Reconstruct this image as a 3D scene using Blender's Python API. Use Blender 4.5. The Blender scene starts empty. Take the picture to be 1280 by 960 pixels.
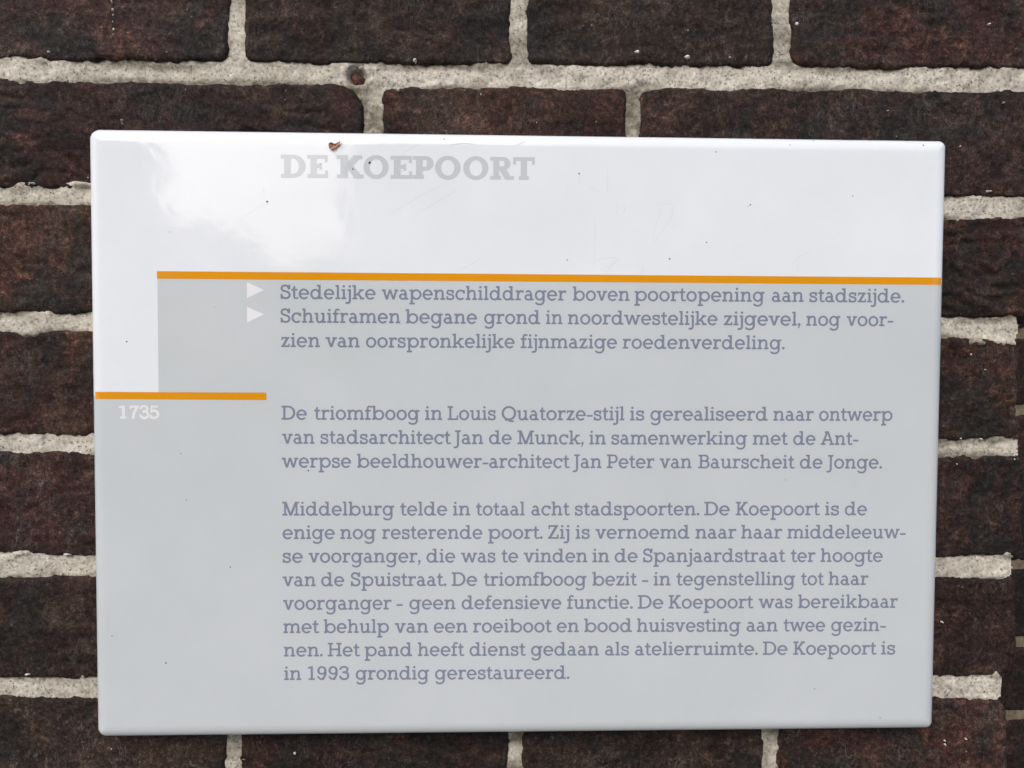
import bpy, math, random
import numpy as np
from mathutils import Vector, Matrix

# ------------------------------------------------------------------ camera
PXW, PXH, F = 1280, 960, 960.0            # photograph size, focal length in its pixels
SW, SH = 0.420, 0.2972                    # an A3 enamel sign
SZ = 1.50                                 # height of the sign's centre above the pavement
CORN = [(113.3, 162.8), (1182.2, 177.3), (1166.2, 909.7), (125.2, 920.4)]


def pose():
    A = []
    for (x, y), (u, v) in zip([(-SW/2, SH/2), (SW/2, SH/2), (SW/2, -SH/2), (-SW/2, -SH/2)],
                              [((a-PXW/2)/F, (PXH/2-b)/F) for a, b in CORN]):
        A.append([x, y, 1, 0, 0, 0, -u*x, -u*y, -u])
        A.append([0, 0, 0, x, y, 1, -v*x, -v*y, -v])
    H = np.linalg.svd(np.array(A))[2][-1].reshape(3, 3)
    H /= np.linalg.norm(H[:, 0])
    if H[2, 2] < 0:
        H = -H
    r1 = H[:, 0]
    r2 = H[:, 1] - r1*(r1 @ H[:, 1])
    r2 /= np.linalg.norm(r2)
    R = np.stack([r1, r2, np.cross(r1, r2)], 1)
    return R, -R.T @ H[:, 2]


R, CP = pose()                            # R maps (right, up, into wall) to camera axes
scene = bpy.context.scene
cam = bpy.data.cameras.new('camera')
cam_o = bpy.data.objects.new('camera', cam)
scene.collection.objects.link(cam_o)
scene.camera = cam_o
cam.sensor_fit = 'HORIZONTAL'
cam.sensor_width = 36.0
cam.lens = 36.0*F/PXW
cam.clip_start = 0.01
cam.clip_end = 500


def w3(v):                                # (right, up, into wall) -> world (x, y, z)
    return Vector((v[0], v[2], v[1]))


right, up, fwd = w3(R[0]), w3(R[1]), w3(R[2])
cpos = w3(CP) + Vector((0, 0, SZ))
M = Matrix.Identity(4)
for i in range(3):
    M[i][0], M[i][1], M[i][2], M[i][3] = right[i], up[i], -fwd[i], cpos[i]
cam_o.matrix_world = M


def at(px, py, Y=0.0):
    """the point of the plane y = Y that shows at pixel (px, py) of the photograph -> (x, z)"""
    d = right*((px-PXW/2)/F) + up*((PXH/2-py)/F) + fwd
    t = (Y-cpos.y)/d.y
    return cpos.x+d.x*t, cpos.z+d.z*t


# ------------------------------------------------------------------ light
SUN_EL, SUN_AZ = math.radians(38), math.radians(-22)     # azimuth seen from the wall: negative = from the left
world = bpy.data.worlds.new('World')
scene.world = world
world.use_nodes = True
wn = world.node_tree
bg = wn.nodes['Background']
sky = wn.nodes.new('ShaderNodeTexSky')
sky.sky_type = 'NISHITA'
sky.sun_disc = False
sky.sun_elevation = SUN_EL
sky.sun_rotation = math.radians(180)-SUN_AZ
sky.air_density = 1.0
sky.dust_density = 5.0
sky.ozone_density = 4.0
wn.links.new(sky.outputs['Color'], bg.inputs['Color'])
bg.inputs['Strength'].default_value = 0.15
sun = bpy.data.lights.new('sun', 'SUN')
sun.energy = 0.5
sun.angle = math.radians(25)
sun.color = (1.0, 0.98, 0.95)
sun_o = bpy.data.objects.new('sun', sun)
scene.collection.objects.link(sun_o)
sd = Vector((math.sin(SUN_AZ)*math.cos(SUN_EL), -math.cos(SUN_AZ)*math.cos(SUN_EL), math.sin(SUN_EL)))
sun_o.rotation_euler = (-sd).to_track_quat('-Z', 'Y').to_euler()
sun_o.location = sd*10
vs = scene.view_settings
vs.view_transform = 'Standard'
vs.look = 'None'
vs.exposure = 0.50
vs.gamma = 1.0
vs.use_curve_mapping = False

COL = scene.collection


# ------------------------------------------------------------------ helpers
def lerp(a, b, t):
    return a+(b-a)*t


def hash3(ix, iy, iz, seed):
    h = (ix.astype(np.int64)*374761393 + iy.astype(np.int64)*668265263 +
         iz.astype(np.int64)*2147483647 + seed*1274126177) & 0xffffffff
    h = ((h ^ (h >> 13))*1274126177) & 0xffffffff
    h = ((h ^ (h >> 16))*2246822519) & 0xffffffff
    h = h ^ (h >> 13)
    return (h & 0xffffff)/float(0xffffff)


def vnoise(x, y, seed=0, z=0.0):
    x = np.asarray(x, float)
    y = np.asarray(y, float)
    z = np.zeros_like(x)+z
    xi, yi, zi = np.floor(x), np.floor(y), np.floor(z)
    fx, fy, fz = x-xi, y-yi, z-zi
    fx, fy, fz = [f*f*f*(f*(f*6-15)+10) for f in (fx, fy, fz)]
    r = 0
    for a in (0, 1):
        for b in (0, 1):
            wgt = (fx if a else 1-fx)*(fy if b else 1-fy)
            r = r + wgt*hash3(xi+a, yi+b, zi, seed)
    return r*2-1


def fbm(x, y, seed=0, octv=4, gain=0.5):
    r, amp, tot = 0, 1.0, 0
    for o in range(octv):
        r = r+amp*vnoise(x*2**o+o*17.3, y*2**o-o*9.1, seed+o*7)
        tot += amp
        amp *= gain
    return r/tot


def link(ob, parent=None):
    COL.objects.link(ob)
    if parent is not None:
        ob.parent = parent
    return ob


def mesh_obj(name, verts, faces, mat, parent=None, smooth=True, loc=(0, 0, 0)):
    me = bpy.data.meshes.new(name)
    me.from_pydata([tuple(v) for v in verts], [], faces)
    me.update()
    if smooth:
        me.polygons.foreach_set('use_smooth', [True]*len(me.polygons))
    me.materials.append(mat)
    ob = bpy.data.objects.new(name, me)
    ob.location = loc
    return link(ob, parent)


def empty(name, loc, label, cat, group=None):
    o = bpy.data.objects.new(name, None)
    o.empty_display_size = 0.02
    o.location = loc
    o['label'] = label
    o['category'] = cat
    if group:
        o['group'] = group
    return link(o)


# ------------------------------------------------------------------ materials
class NT:
    def __init__(self, name):
        self.m = bpy.data.materials.new(name)
        self.m.use_nodes = True
        self.t = self.m.node_tree
        self.b = self.t.nodes['Principled BSDF']

    def n(self, typ, **kw):
        nd = self.t.nodes.new(typ)
        for k, v in kw.items():
            if hasattr(nd, k) and k not in nd.inputs:
                setattr(nd, k, v)
            else:
                nd.inputs[k].default_value = v
        return nd

    def l(self, a, b):
        self.t.links.new(a, b)

    def math(self, op, a, b=None, clamp=False):
        nd = self.t.nodes.new('ShaderNodeMath')
        nd.operation = op
        nd.use_clamp = clamp
        for i, v in enumerate((a, b)):
            if v is None:
                continue
            if isinstance(v, (int, float)):
                nd.inputs[i].default_value = v
            else:
                self.l(v, nd.inputs[i])
        return nd.outputs[0]

    def noise(self, vec, scale, detail=4, rough=0.55, dist=0.0):
        nd = self.n('ShaderNodeTexNoise')
        nd.inputs['Scale'].default_value = scale
        nd.inputs['Detail'].default_value = detail
        nd.inputs['Roughness'].default_value = rough
        nd.inputs['Distortion'].default_value = dist
        self.l(vec, nd.inputs['Vector'])
        return nd.outputs['Fac']

    def ramp(self, fac, stops):
        nd = self.t.nodes.new('ShaderNodeValToRGB')
        cr = nd.color_ramp
        while len(cr.elements) < len(stops):
            cr.elements.new(0.5)
        for e, (p, c) in zip(cr.elements, stops):
            e.position = p
            e.color = (c, c, c, 1) if isinstance(c, (int, float)) else (*c, 1)
        self.l(fac, nd.inputs[0])
        return nd.outputs[0]

    def mix(self, fac, a, b):
        nd = self.t.nodes.new('ShaderNodeMix')
        nd.data_type = 'RGBA'
        for sock, v in ((nd.inputs[0], fac), (nd.inputs[6], a), (nd.inputs[7], b)):
            if isinstance(v, (int, float)):
                sock.default_value = v
            elif isinstance(v, tuple):
                sock.default_value = (*v, 1)
            else:
                self.l(v, sock)
        return nd.outputs[2]

    def bump(self, h, strength, dist, prev=None):
        nd = self.n('ShaderNodeBump')
        nd.inputs['Strength'].default_value = strength
        nd.inputs['Distance'].default_value = dist
        self.l(h, nd.inputs['Height'])
        if prev is not None:
            self.l(prev, nd.inputs['Normal'])
        return nd.outputs[0]


def mat_brick(name='fired_brick', lift=0.76):
    m = NT(name)
    tc = m.n('ShaderNodeTexCoord')
    oi = m.n('ShaderNodeObjectInfo')
    off = m.n('ShaderNodeVectorMath', operation='ADD')
    sc = m.n('ShaderNodeVectorMath', operation='SCALE')
    cmb = m.n('ShaderNodeCombineXYZ')
    m.l(oi.outputs['Random'], cmb.inputs[0])
    m.l(m.math('MULTIPLY', oi.outputs['Random'], 7.7), cmb.inputs[1])
    m.l(m.math('MULTIPLY', oi.outputs['Random'], 3.3), cmb.inputs[2])
    m.l(cmb.outputs[0], sc.inputs[0])
    sc.inputs['Scale'].default_value = 5.0
    m.l(tc.outputs['Object'], off.inputs[0])
    m.l(sc.outputs[0], off.inputs[1])
    v = off.outputs[0]
    big = m.noise(v, 20, 10, 0.68, 0.5)
    mid = m.noise(v, 62, 10, 0.72, 0.9)
    fine = m.noise(v, 420, 6, 0.7)
    grit = m.noise(v, 1050, 3, 0.6)
    stain = m.noise(v, 15, 10, 0.68, 0.9)
    c = m.ramp(big, [(0.30, (0.024, 0.019, 0.016)), (0.46, (0.036, 0.0225, 0.0195)), (0.62, (0.056, 0.033, 0.025)), (0.78, (0.082, 0.046, 0.028))])
    c2 = m.ramp(mid, [(0.38, (0.012, 0.0095, 0.0085)), (0.49, (0.038, 0.0245, 0.0215)), (0.57, (0.060, 0.039, 0.033)), (0.65, (0.15, 0.104, 0.08))])
    col = m.mix(0.6, c, c2)
    # each brick has its own firing: purple, brown or burnt grey-black
    hue = m.ramp(m.math('FRACT', m.math('MULTIPLY', oi.outputs['Random'], 13.7)), [(0.0, (1.34, 1.0, 0.76)), (0.4, (1.26, 0.88, 0.84)), (0.75, (1.12, 0.86, 0.80)), (1.0, (0.88, 0.90, 0.76))])
    mh = m.n('ShaderNodeVectorMath', operation='MULTIPLY')
    m.l(col, mh.inputs[0])
    m.l(hue, mh.inputs[1])
    col = mh.outputs[0]
    # dark greenish-black sooty patches and olive algae film
    col = m.mix(m.ramp(stain, [(0.49, 0.0), (0.57, 0.78)]), col, (0.021, 0.021, 0.018))
    tan = m.noise(v, 27, 10, 0.72, 1.1)
    col = m.mix(m.ramp(tan, [(0.53, 0.0), (0.64, 0.55)]), col, (0.098, 0.064, 0.045))
    alg = m.noise(v, 31, 4, 0.6)
    col = m.mix(m.ramp(alg, [(0.60, 0.0), (0.75, 0.5)]), col, (0.060, 0.050, 0.029))
    # gritty lightness
    g = m.ramp(fine, [(0.34, 0.32), (0.46, 0.8), (0.56, 1.3), (0.64, 2.1), (0.73, 3.6)])
    mx = m.n('ShaderNodeVectorMath', operation='MULTIPLY')
    m.l(col, mx.inputs[0])
    m.l(g, mx.inputs[1])
    g2 = m.ramp(grit, [(0.34, 0.62), (0.5, 0.95), (0.61, 1.3), (0.71, 2.4)])
    mx2 = m.n('ShaderNodeVectorMath', operation='MULTIPLY')
    m.l(mx.outputs[0], mx2.inputs[0])
    m.l(g2, mx2.inputs[1])
    col = mx2.outputs[0]
    # pale scratches: thin ridges of a stretched noise
    mp = m.n('ShaderNodeMapping')
    mp.inputs['Rotation'].default_value = (0, 0.6, 0)
    mp.inputs['Scale'].default_value = (1, 1, 0.35)
    m.l(v, mp.inputs['Vector'])
    sn = m.noise(mp.outputs[0], 120, 3, 0.55, 1.2)
    ridge = m.math('ABSOLUTE', m.math('SUBTRACT', sn, 0.5))
    sn2 = m.noise(mp.outputs[0], 210, 4, 0.6, 1.6)
    ridge = m.math('MINIMUM', ridge, m.math('ABSOLUTE', m.math('SUBTRACT', sn2, 0.47)))
    rm = m.ramp(ridge, [(0.0, 1.0), (0.010, 0.0)])
    msk = m.ramp(m.noise(v, 45, 3), [(0.46, 0.0), (0.62, 0.6)])
    col = m.mix(m.math('MULTIPLY', rm, msk), col, (0.20, 0.17, 0.145))
    # lime specks
    vo = m.n('ShaderNodeTexVoronoi')
    vo.inputs['Scale'].default_value = 260
    m.l(v, vo.inputs['Vector'])
    spk = m.ramp(vo.outputs['Distance'], [(0.07, 1.0), (0.13, 0.0)])
    sel = m.ramp(m.noise(v, 60, 3), [(0.60, 0.0), (0.66, 1.0)])
    col = m.mix(m.math('MULTIPLY', m.math('MULTIPLY', spk, sel), 0.8), col, (0.30, 0.28, 0.25))
    tone = m.ramp(oi.outputs['Random'], [(0.0, 0.80*lift), (0.5, 1.0*lift), (1.0, 1.22*lift)])
    mx3 = m.n('ShaderNodeVectorMath', operation='MULTIPLY')
    m.l(col, mx3.inputs[0])
    m.l(tone, mx3.inputs[1])
    m.l(mx3.outputs[0], m.b.inputs['Base Color'])
    m.b.inputs['Roughness'].default_value = 0.70
    m.b.inputs['Specular IOR Level'].default_value = 0.2
    b1 = m.bump(mid, 0.8, 0.0018)
    b2 = m.bump(fine, 0.85, 0.0010, b1)
    b3 = m.bump(grit, 0.5, 0.00025, b2)
    m.l(b3, m.b.inputs['Normal'])
    return m.m


def mat_mortar():
    m = NT('lime_mortar')
    tc = m.n('ShaderNodeTexCoord')
    v = tc.outputs['Object']
    big = m.noise(v, 28, 5, 0.6)
    mid = m.noise(v, 130, 5, 0.65)
    fine = m.noise(v, 650, 4, 0.65)
    col = m.ramp(mid, [(0.28, (0.32, 0.29, 0.23)), (0.40, (0.47, 0.43, 0.35)), (0.56, (0.57, 0.525, 0.435)), (0.72, (0.66, 0.615, 0.52))])
    col = m.mix(m.ramp(big, [(0.54, 0.0), (0.74, 0.5)]), col, (0.25, 0.22, 0.155))
    g = m.ramp(fine, [(0.32, 0.35), (0.44, 0.88), (0.56, 1.04), (0.70, 1.28)])
    mx = m.n('ShaderNodeVectorMath', operation='MULTIPLY')
    m.l(col, mx.inputs[0])
    m.l(g, mx.inputs[1])
    col = mx.outputs[0]
    # dark sand grains and pits
    vo = m.n('ShaderNodeTexVoronoi')
    vo.inputs['Scale'].default_value = 520
    m.l(v, vo.inputs['Vector'])
    spk = m.ramp(vo.outputs['Distance'], [(0.14, 1.0), (0.24, 0.0)])
    sel = m.ramp(m.noise(v, 170, 3), [(0.5, 0.0), (0.58, 1.0)])
    pit = m.math('MULTIPLY', spk, sel)
    col = m.mix(m.math('MULTIPLY', pit, 0.75), col, (0.045, 0.035, 0.022))
    # moss film, where the colour attribute "moss" says it grows (a stain along some edges)
    at_ = m.n('ShaderNodeAttribute')
    at_.attribute_name = 'moss'
    mf = m.math('MULTIPLY', at_.outputs['Fac'], m.ramp(m.noise(v, 300, 4, 0.7), [(0.3, 0.35), (0.6, 1.0)]))
    col = m.mix(mf, col, (0.115, 0.098, 0.065))
    m.l(col, m.b.inputs['Base Color'])
    m.b.inputs['Roughness'].default_value = 0.93
    m.b.inputs['Specular IOR Level'].default_value = 0.25
    b1 = m.bump(mid, 0.8, 0.0013)
    b2 = m.bump(fine, 0.8, 0.0005, b1)
    b3 = m.bump(m.math('SUBTRACT', 1.0, pit), 0.8, 0.0006, b2)
    m.l(b3, m.b.inputs['Normal'])
    return m.m


def enamel(name, color, zones=False):
    m = NT(name)
    geo = m.n('ShaderNodeNewGeometry')
    v = geo.outputs['Position']
    if zones:
        # the print: white ground, one grey field shaped like an L (flat print on the enamel)
        sep = m.n('ShaderNodeSeparateXYZ')
        m.l(v, sep.inputs[0])
        X, Z = sep.outputs['X'], sep.outputs['Z']
        x_in, _ = at(197.5, 420)
        _, z_hi = at(690, 351.0)
        _, z_lo = at(226, 495)
        r1 = m.math('MULTIPLY', m.math('GREATER_THAN', X, x_in), m.math('LESS_THAN', Z, z_hi))
        r2 = m.math('LESS_THAN', Z, z_lo)
        fac = m.math('MAXIMUM', r1, r2)
        col = m.mix(fac, (0.795, 0.82, 0.83), color)
    else:
        rgb = m.n('ShaderNodeRGB')
        rgb.outputs[0].default_value = (*color, 1)
        col = rgb.outputs[0]
    # weathering: a faint uneven film of grime
    gr = m.ramp(m.noise(v, 16, 5, 0.6), [(0.35, (0.95, 0.955, 0.945)), (0.65, 1.0)])
    mx = m.n('ShaderNodeVectorMath', operation='MULTIPLY')
    m.l(col, mx.inputs[0])
    m.l(gr, mx.inputs[1])
    m.l(mx.outputs[0], m.b.inputs['Base Color'])
    m.b.inputs['IOR'].default_value = 1.52
    rr = m.ramp(m.noise(v, 60, 6, 0.65), [(0.35, 0.035), (0.7, 0.09)])
    m.l(rr, m.b.inputs['Roughness'])
    b1 = m.bump(m.noise(v, 9, 2, 0.4), 0.5, 0.00025)
    b1 = m.bump(m.noise(v, 65, 3, 0.5), 0.6, 0.00016, b1)
    b2 = m.bump(m.noise(v, 210, 3, 0.5), 0.40, 0.00010, b1)
    m.l(b2, m.b.inputs['Normal'])
    return m.m


def simple(name, color, rough=0.7, var=0.3, scale=300):
    m = NT(name)
    tc = m.n('ShaderNodeTexCoord')
    f = m.noise(tc.outputs['Object'], scale, 4)
    lo = tuple(c*(1-var) for c in color)
    hi = tuple(min(1, c*(1+var)) for c in color)
    m.l(m.ramp(f, [(0.3, lo), (0.7, hi)]), m.b.inputs['Base Color'])
    m.b.inputs['Roughness'].default_value = rough
    m.l(m.bump(f, 0.4, 0.0005), m.b.inputs['Normal'])
    return m.m


MB = mat_brick()
MB2 = mat_brick('shade_darkened_brick', 0.45)  # same brick with its colour darkened to imitate shade in the recess
MM = mat_mortar()
MM2 = simple('shade_darkened_tan_mortar', (0.15, 0.12, 0.078), 0.95, 0.35, 220)  # tan mortar, colour lowered as well for the shade of the recess
GREY = (0.57, 0.60, 0.60)
ME_PANEL = enamel('white_enamel_with_grey_print', GREY, zones=True)
ME_TEXT = enamel('slate_blue_enamel_ink', (0.215, 0.24, 0.305))
ME_TITLE = enamel('pale_grey_enamel_ink', (0.57, 0.59, 0.60))
ME_ORANGE = enamel('orange_enamel_ink', (0.74, 0.30, 0.008))
ME_WHITE = enamel('white_enamel_ink', (0.80, 0.80, 0.79))
ME_SCR = enamel('scratched_enamel', (0.71, 0.725, 0.73))
M_SPECK = simple('dark_dirt', (0.06, 0.06, 0.055), 0.8)
M_LIME = simple('lime_crumb', (0.62, 0.59, 0.52), 0.95, 0.25, 700)
M_CHIP = simple('red_brick_chip', (0.075, 0.028, 0.018), 0.9, 0.75, 500)
M_LEAF = simple('dry_leaf', (0.36, 0.18, 0.10), 0.75, 0.45, 500)

# ------------------------------------------------------------------ the setting
WY = 0.016                                # the brick faces lie this far behind the sign's face
gm = NT('worn_pavement')
tc = gm.n('ShaderNodeTexCoord')
gf = gm.noise(tc.outputs['Object'], 3.0, 8, 0.65)
gm.l(gm.ramp(gf, [(0.3, (0.15, 0.14, 0.125)), (0.7, (0.27, 0.255, 0.235))]), gm.b.inputs['Base Color'])
gm.b.inputs['Roughness'].default_value = 0.9
g = mesh_obj('pavement', [(-60, -120, 0), (60, -120, 0), (60, 3, 0), (-60, 3, 0)], [(0, 1, 2, 3)], gm.m, smooth=False)
g['kind'] = 'structure'
g['label'] = 'grey worn pavement in front of the wall'



def mirrored(px, py, dist):
    """where the sign's mirror image at pixel (px, py) comes from, dist metres in front of the wall"""
    x, z = at(px, py, 0.0)
    lam = dist/(-cpos.y)
    return x+(x-cpos.x)*lam, z+(z-cpos.z)*lam


def prim_box(V, f, x0, x1, y0, y1, z0, z1):
    b = len(V)
    V += [(x, y, z) for x in (x0, x1) for y in (y0, y1) for z in (z0, z1)]
    f += [tuple(q+b for q in t) for t in ((0, 1, 3, 2), (4, 6, 7, 5), (0, 4, 5, 1), (2, 3, 7, 6), (0, 2, 6, 4), (1, 5, 7, 3))]


M_HW = simple('dull_house_brick', (0.20, 0.165, 0.14), 0.9, 0.2, 2)
M_HR = simple('dark_roof_tiles', (0.07, 0.06, 0.055), 0.8, 0.2, 4)
M_HG = simple('dark_window_glass', (0.04, 0.045, 0.05), 0.1, 0.1, 1)
M_HF = simple('painted_window_frame', (0.6, 0.6, 0.57), 0.6, 0.1, 2)
M_HEDGE = simple('hedge_leaves', (0.05, 0.075, 0.03), 0.8, 0.4, 5)


def added_house(x0, x1, h, label):
    t = empty('added_house', ((x0+x1)/2, -14, 0), label, 'added_house')
    cx = (x0+x1)/2
    V, f = [], []
    prim_box(V, f, x0-cx, x1-cx, -8, 0, 0, h)
    mesh_obj('wall', V, f, M_HW, t, smooth=False)
    V = [(x0-cx-.2, .3, h), (x1-cx+.2, .3, h), (x1-cx+.2, -4, h+3.2), (x0-cx-.2, -4, h+3.2), (x0-cx-.2, -8.3, h), (x1-cx+.2, -8.3, h)]
    mesh_obj('roof', V, [(0, 1, 2, 3), (3, 2, 5, 4), (0, 3, 4), (1, 5, 2)], M_HR, t, smooth=False)
    x = x0+1.0
    while x+1.1 < x1-0.4:
        for z in (0.9, 3.9):
            V, f = [], []
            prim_box(V, f, x-cx, x+1.1-cx, -0.1, 0.05, z, z+1.7)
            w_ = mesh_obj('window', V, f, M_HF, t, smooth=False)
            V, f = [], []
            prim_box(V, f, x+.08-cx, x+1.02-cx, -0.05, 0.06, z+.08, z+1.62)
            mesh_obj('pane', V, f, M_HG, w_, smooth=False)
        x += 2.4


HX0, _ = mirrored(200, 250, 22)  # unseen buildings and foliage, added so the sign reflects a gap of sky
HX1, _ = mirrored(468, 250, 14)
_, HZ = mirrored(300, 318, 14)
added_house(HX0-9, HX0, 6.6, 'unseen brick building added across the street to edge the reflection at the left of the sign')
added_house(HX1, HX1+11, 7.4, 'longer unseen brick building added across the street to darken the reflection at the right of the sign')
rs = np.random.RandomState(8)
V, f = [], []
for i in range(4200):
    u_ = rs.rand()
    top = HZ-0.35+0.16*math.sin(u_*23)+3.4*max(0.0, 0.72-u_)
    if rs.rand() < 0.25:                   # leaves that straggle up the building corner
        p = (HX1-0.16*abs(rs.randn()), -13.5+rs.rand()*.3, rs.rand()*6.4)
    else:
        p = (lerp(HX0-.6, HX1+.6, u_), -13.8+rs.rand()*.8, top*(1-rs.rand()**2*0.98)+0.12*rs.randn())
    s_ = 0.10+0.12*rs.rand()
    a = rs.randn(3)*s_*.6
    b = rs.randn(3)*s_*.6
    k0 = len(V)
    p = np.array(p)
    V += [tuple(p-a), tuple(p+b), tuple(p+a), tuple(p-b)]
    f.append((k0, k0+1, k0+2, k0+3))
hd = mesh_obj('added_hedge', V, f, M_HEDGE, None, smooth=False)
hd['kind'] = 'stuff'
hd['label'] = 'ragged green foliage, unseen, added between the two buildings to shape the reflection in the sign'
hd['category'] = 'added_hedge'

# ------------------------------------------------------------------ brick wall
# bed joints: (x, centre y, half height) in photograph pixels
BEDS = [
    [(-200, -70, 11), (640, -66, 11), (1400, -62, 11)],
    [(-200, 82, 12), (0, 85, 12.5), (90, 87.5, 14.5), (200, 92, 15.5), (390, 91, 14.5), (640, 94.5, 14), (1000, 96, 14), (1200, 97.5, 13.5), (1400, 99, 13)],
    [(-200, 240, 10), (0, 243, 10), (115, 243.5, 10), (1180, 256, 12.5), (1280, 258, 11.5), (1400, 260, 11)],
    [(-200, 400, 12), (0, 402, 12), (115, 403, 12), (1180, 410, 12), (1280, 411, 14), (1400, 412, 12)],
    [(-200, 553, 11), (0, 555, 11), (115, 556, 12), (1180, 560, 9.5), (1280, 560, 10), (1400, 560, 10)],
    [(-200, 708, 14), (0, 707, 15), (60, 708, 13), (115, 711, 10), (1170, 710, 11.5), (1280, 709, 13), (1400, 709, 12)],
    [(-200, 861, 12), (0, 861, 12), (115, 862, 12), (1166, 860, 13), (1260, 860, 14), (1400, 860, 12)],
    [(-200, 1016, 12), (640, 1013, 12), (1400, 1012, 12)],
    [(-200, 1168, 12), (640, 1166, 12), (1400, 1164, 12)],
]


def bed(i, px):
    xs = [p[0] for p in BEDS[i]]
    return (np.interp(px, xs, [p[1] for p in BEDS[i]]), np.interp(px, xs, [p[2] for p in BEDS[i]]))


# courses: (index of bed above, index of bed below, joints as (centre x, half width), free right edge)
COURSES = [
    (0, 1, [(-190, 9), (-36, 9), (295, 9), (650, 10.5), (978, 10)], 1302),
    (1, 2, [(-190, 9), (-30, 9), (465, 10), (792, 8.5)], 1296),
    (2, 3, [(-190, 9), (-38, 9), (293, 9), (975, 9)], 1293),
    (3, 4, [(-190, 9), (-22, 9), (292, 9), (965, 9)], 1275),
    (4, 5, [(-190, 9), (-45, 9), (290, 9), (968, 9)], 1281),
    (5, 6, [(-190, 9), (-30, 9), (300, 9), (972, 9)], 1272),
    (6, 7, [(-190, 9), (-40, 9), (291, 8.5), (643, 8.5), (964.5, 8.5)], 1261),
]
SKIP = {(2, 2), (3, 2), (4, 2), (5, 2)}    # wholly behind the sign


def brick_mesh(pts, depth, seed, step=0.0011, amp=1.0, corner=None, edge_wave=1.0, lay=0.0):
    """pts: wall-plane corners TL, TR, BR, BL as (x, z). A height field over the face, then straight sides."""
    P = np.array(pts)
    c = P.mean(0)
    P = P-c
    pad = 0.0022
    x0, x1 = P[:, 0].min()-pad, P[:, 0].max()+pad
    z0, z1 = P[:, 1].min()-pad, P[:, 1].max()+pad
    nx, nz = max(4, int((x1-x0)/step)), max(4, int((z1-z0)/step))
    X, Z = np.meshgrid(np.linspace(x0, x1, nx+1), np.linspace(z0, z1, nz+1))
    rs = np.random.RandomState(seed)
    # edge distances to the four (slanted) sides
    def side(a, b, sd):
        d = b-a
        L = np.hypot(*d)
        n = np.array([d[1], -d[0]])/L       # inward for clockwise order TL,TR,BR,BL
        dist = (X-a[0])*n[0]+(Z-a[1])*n[1]
        s = ((X-a[0])*d[0]+(Z-a[1])*d[1])/L
        wv = fbm(s/0.022+sd*3.1, s*0+sd, seed+sd, 3)*0.0014+fbm(s/0.0045, s*0+7.7*sd, seed+sd+50, 3, 0.65)*0.0011
        return dist+wv*edge_wave
    D = [side(P[0], P[1], 1), side(P[1], P[2], 2), side(P[2], P[3], 3), side(P[3], P[0], 4)]
    rad = corner or [0.003+0.004*rs.rand() for _ in range(4)]
    dd = np.minimum(np.minimum(D[0], D[1]), np.minimum(D[2], D[3]))
    for k, (i, j) in enumerate(((3, 0), (0, 1), (1, 2), (2, 3))):
        r = rad[k]
        a, b = D[i], D[j]
        m = (a < r) & (b < r)
        dc = r-np.sqrt(np.maximum(r-a, 0)**2+np.maximum(r-b, 0)**2)
        dd = np.where(m, dc, dd)
    RR = 0.0024
    t = np.clip(dd/RR, 0, 1)
    off = RR*(1-np.sqrt(np.clip(1-(1-t)**2, 0, 1)))
    off = off+np.where(dd < 0, -dd*4.5, 0)
    h = fbm(X/0.030+seed, Z/0.018, seed, 5, 0.55)*0.0013*amp
    h += np.abs(fbm(X/0.016, Z/0.010+seed*1.7, seed+9, 4, 0.55))*-0.0013*amp
    h += fbm(X/0.0030, Z/0.0026, seed+3, 2)*0.00028
    if lay:
        rz = (Z+X*0.18)/0.0085+fbm(X/0.02, Z/0.02, seed+31, 3)*1.1
        h += (np.abs((rz % 1)-0.5)*-2)**3*lay*np.clip(fbm(X/0.03, Z/0.03, seed+77, 2)*2+0.5, 0, 1)
    rel = np.clip(dd/0.002, 0, 1)
    Y = off-h*(0.25+0.75*rel)+rs.uniform(-0.0005, 0.0005)
    Y = np.minimum(Y, 0.011)
    V = np.stack([X, Y, Z], -1).reshape(-1, 3)
    w = nx+1
    i = np.arange(nz)[:, None]*w+np.arange(nx)[None]
    quads = np.stack([i, i+1, i+w+1, i+w], -1).reshape(-1, 4)
    ring = list(range(w))+[w*k+nx for k in range(1, nz+1)]+[w*nz+k for k in range(nx-1, -1, -1)]+[w*k for k in range(nz-1, 0, -1)]
    base = len(V)
    # sides pulled in a little so that the arris reads at a free end
    rv = V[ring].copy()
    rv[:, 0] = np.clip(rv[:, 0], x0+pad*0.8, x1-pad*0.8)
    rv[:, 2] = np.clip(rv[:, 2], z0+pad*0.8, z1-pad*0.8)
    r1 = rv.copy()
    r1[:, 1] = 0.013
    r2 = rv.copy()
    r2[:, 1] = depth
    V = np.concatenate([V, r1, r2])
    n = len(ring)
    f = quads.tolist()
    for k in range(n):
        k2 = (k+1) % n
        f.append([ring[k2], ring[k], base+k, base+k2])
        f.append([base+k2, base+k, base+n+k, base+n+k2])
    f.append([base+n+k for k in range(n)])
    return c, V, f


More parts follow.
